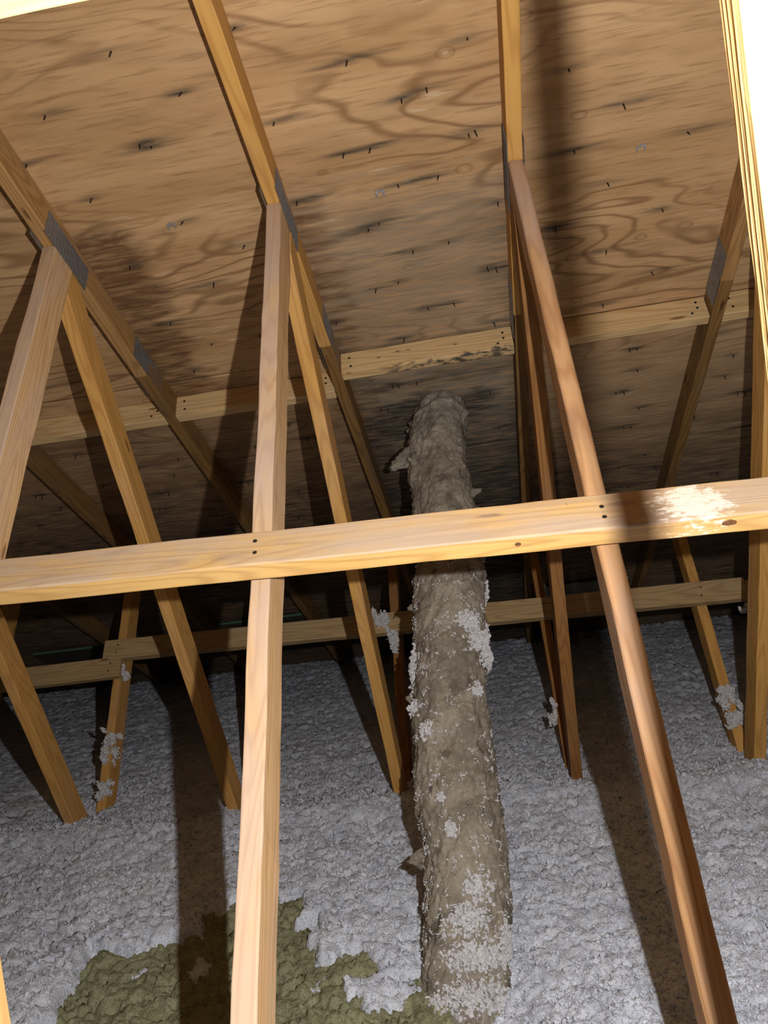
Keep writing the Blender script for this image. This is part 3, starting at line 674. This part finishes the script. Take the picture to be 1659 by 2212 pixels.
q = np.stack([idx[:-1].ravel(), nx_[:-1].ravel(), nx_[1:].ravel(), idx[1:].ravel()], 1)
me = bpy.data.meshes.new('wool_wrap'); me.from_pydata(Pl.tolist(), [], q.tolist() + [list(range(NR))[::-1], [int(v) for v in idx[-1]]]); me.shade_smooth()
bmx = bmesh.new(); bmx.from_mesh(me); bmesh.ops.recalc_face_normals(bmx, faces=bmx.faces); bmx.to_mesh(me); bmx.free()
link('wool_wrap', me, M_wrap, Matrix.Translation(base), duct)
# torn flaps of the wrap
def flap(ctr, out, size, seed, L=1.0):
    bm = bmesh.new(); bmesh.ops.create_icosphere(bm, subdivisions=4, radius=1)
    o_ = Vector(out).normalized(); mw = frame(Vector((0, 0, 0)), o_, Vector((0, 0.3, 1)))
    for v in bm.verts:
        c = v.co.copy(); n = mnoise.fractal(c * 1.7 + Vector((seed, 0, 0)), 0.8, 2.2, 4) * 0.45; m = mnoise.noise(c * 7 + Vector((0, seed, 0))) * 0.22
        taper = 1.0 - 0.45 * max(0, c.x)
        c = Vector((c.x * size * L, c.y * size * 0.75 * taper, c.z * size * 0.45 * taper)) * (1 + n + m)
        v.co = mw.to_3x3() @ c
    link('torn_flap', mesh_of(bm, 'torn_flap', True), M_wrap, Matrix.Translation(V(*ctr)), duct)
flap((-0.222, 2.77, 0.060), (-1, -0.1, -0.35), 0.046, 1.0, 1.35); flap((-0.19, 2.72, 0.045), (-0.5, -0.8, 0.1), 0.036, 17.0, 1.0); flap((-0.012, 2.66, -0.085), (1, -0.2, 0.2), 0.020, 4.0, 1.3); flap((-0.005, 2.62, -0.15), (1, -0.2, -0.4), 0.024, 5.0)
flap((-0.255, 2.20, -0.63), (-1, -0.2, 0.3), 0.022, 6.0); flap((-0.262, 1.92, -0.955), (-1, -0.3, 0.1), 0.026, 8.0, 1.1); flap((-0.20, 2.93, 0.17), (-1, 0, -0.5), 0.024, 9.0)
flap((-0.10, 2.93, 0.225), (0.2, -0.8, 0.6), 0.035, 12.0); flap((-0.235, 2.38, -0.40), (-1, -0.2, 0), 0.018, 13.0)
# white crumbs clinging to the wrap
def on_duct(t, a, lift=0.0):
    i = int(np.clip((t - ts[0]) / (ts[-1] - ts[0]) * (NS - 1), 0, NS - 1)); j = int(a / (2 * math.pi) * NR) % NR
    c = cen[i, :3]; p = P[i, j]; n = (p - c) / np.linalg.norm(p - c)
    return Vector(p + n * lift + np.array([0, 0, Z0])) - base, n
pts = []
tU, tL = 0.62, TOT
for _ in range(9000):
    t = 0.25 + (TOT - 0.25) * rng.random() ** 0.75; a = rng.uniform(0, 2 * math.pi)
    dens = (0.04 if t < 0.62 else 0.55) * (0.35 + 1.5 * max(0, float(vnoise(np.array(t * 14.0), np.array(a * 3.5), 3)) - 0.35))
    if math.sin(a) < -0.4: dens *= 0.3
    if rng.random() > dens: continue
    p, n = on_duct(t, a, 0.0005); pts.append((p, rng.uniform(0.0008, 0.0023)))
    if rng.random() < 0.22:
        for _k in range(rng.integers(3, 9)): 
            p2, n = on_duct(t + rng.normal(0, 0.006), a + rng.normal(0, 0.06), 0.002); pts.append((p2, rng.uniform(0.0015, 0.004)))
fl = crumb_cloud('white_crumbs', pts, M_tuft, duct, loc=base, fibres=0.5); fl['kind'] = 'stuff'
# large white patches lying on the wrap
def t_of(y): return float(np.interp(-y, -D_[:, 1], arc))
def patch(y, a, st, sa, n, rmin=0.003, rmax=0.0075, lift=0.012):
    pp = []
    for _ in range(n):
        r1, r2 = rng.normal(0, 0.5, 2); k_ = math.exp(-(r1 * r1 + r2 * r2))
        p, nn = on_duct(t_of(y) + r1 * st, a + r2 * sa, lift * k_ * rng.random()); pp.append((p, rng.uniform(rmin, rmax)))
    return pp
pp = patch(2.325, 1.0, 0.026, 0.25, 260) + patch(2.29, 0.65, 0.032, 0.30, 420) + patch(2.265, 0.25, 0.04, 0.22, 260) + patch(2.31, 0.25, 0.05, 0.12, 90) + patch(2.26, 2.85, 0.05, 0.14, 240) + patch(2.17, 2.6, 0.02, 0.2, 70) + patch(2.12, 2.2, 0.02, 0.15, 60) + patch(2.19, 0.75, 0.02, 0.2, 60) \
   + patch(1.82, 1.5, 0.03, 0.5, 300) + patch(1.86, 1.3, 0.03, 0.3, 120) + patch(1.77, 1.2, 0.03, 0.7, 420) + patch(1.72, 1.3, 0.03, 0.9, 420) + patch(1.79, 0.4, 0.04, 0.3, 240) + patch(1.71, 2.3, 0.02, 0.4, 200) + patch(2.40, 0.15, 0.04, 0.12, 60) + patch(2.00, 1.9, 0.012, 0.1, 50) + patch(1.95, 1.7, 0.02, 0.15, 60)
fl2 = crumb_cloud('white_patches', pp, M_tuft, duct, loc=base, fibres=0.12); fl2['kind'] = 'stuff'

# ------------------------------------------------------------------ clumps caught on webs and braces
def clump(ctr, sx_, sy_, sz_, n, label, tilt=0.0):
    loc = V(*ctr); pp = []; n = int(n * 1.5)
    subs = [(rng.normal(0, 0.55, 3), rng.uniform(0.25, 0.6)) for _ in range(9)]
    for _ in range(n):
        g = rng.normal(0, 1, 3); g = g / np.linalg.norm(g) * rng.random() ** 0.5; c_, k_ = subs[rng.integers(9)]; g = np.clip(c_, -1, 1) + g * k_; p = Vector((g[0] * sx_ + tilt * g[2] * sz_, g[1] * sy_, g[2] * sz_)); p += mnoise.noise_vector(p * 20 + loc) * 0.012
        pp.append((p, rng.uniform(0.003, 0.0078)))
    o = crumb_cloud('insulation_clump', pp, M_tuft, None, loc=loc, fibres=0.08)
    tag(o, label, 'clump')
clump((-1.618, 3.035, -0.888), 0.030, 0.02, 0.036, 220, 'small white clump on the leftmost far web, upper of two')
clump((-1.630, 3.000, -0.950), 0.036, 0.025, 0.050, 330, 'ragged brown-centred clump on the leftmost far web, just below the upper one')
clump((-1.620, 2.905, -1.060), 0.036, 0.025, 0.040, 280, 'white clump at the foot of the leftmost far web')
clump((0.812, 2.985, -0.965), 0.030, 0.022, 0.045, 330, 'upper fluff on the far web near the right edge')
clump((0.822, 2.935, -1.035), 0.036, 0.030, 0.060, 520, 'long white clump hiding the foot of the right far web')
clump((-0.455, 3.195, -0.590), 0.032, 0.020, 0.050, 330, 'white tuft draped over the lower brace left of the duct', 0.0)
clump((-0.415, 3.165, -0.665), 0.034, 0.020, 0.050, 320, 'white tuft hanging below the lower brace left of the duct', -0.3)
clump((0.172, 2.97, -0.965), 0.012, 0.02, 0.045, 130, 'thin white tuft beside the dark web right of the duct')
clump((-1.585, 3.185, -0.665), 0.012, 0.012, 0.035, 90, 'tiny tuft at the end of the short left brace')
clump((0.965, 3.165, -0.690), 0.016, 0.012, 0.014, 70, 'tiny tuft under the right end of the lower brace')

# loose crumbs lying on the insulation
NC = 30000
gx = rng.uniform(-1.9, 1.2, NC); gy = 1.35 + 1.9 * rng.random(NC) ** 1.3
zz, _ = zw(gx[None], gy[None]); zz = zz[0]; sdv = poly_sd(gx, gy)
cr = [(Vector((gx[i], gy[i], zz[i] + 0.0015)), 0.0022 + 0.0065 * rng.random() ** 2) for i in range(NC) if sdv[i] > -0.005]
oc = crumb_cloud('insulation_crumbs', cr, M_cell, None, fibres=0.1); tag(oc, 'loose white crumbs lying on top of the blown insulation', 'insulation', kind='stuff')

# ------------------------------------------------------------------ vent baffles at the eave
def baffle(x0, x1, s0, mat, label, edge=None):
    p = mw_roof @ Matrix.Translation((0, 0, 0)); bm = box_bm(x0, x1, s0, s0 + 0.55, -0.030, -0.020)
    for e in (x0 + 0.01, x1 - 0.03):
        t = box_bm(e, e + 0.02, s0, s0 + 0.55, -0.0205, -0.002); m_ = bpy.data.meshes.new('t'); t.to_mesh(m_); t.free(); bm.from_mesh(m_)
    bm2 = mesh_of(bm, 'vent_baffle')
    for v in bm2.vertices: v.co.z = v.co.z
    o = tag(link('vent_baffle', bm2, mat, mw_roof), label, 'baffle', 'vent baffles under the eave')
    if edge: link('edge_strip', mesh_of(box_bm(x0, x1, s0 - 0.004, s0, -0.031, -0.019), 'edge_strip'), edge, mw_roof, o)['label'] = 'green edge'
baffle(-2.80, -2.27, 5.31, M_dark, 'green edged vent baffle at the eave, far left', M_green)
baffle(-1.575, -1.075, 5.20, M_dark, 'green edged vent baffle at the eave behind the tall weathered web', M_green)
baffle(0.28, 0.76, 5.24, M_foam, 'grey vent baffle at the eave right of the reddish web')
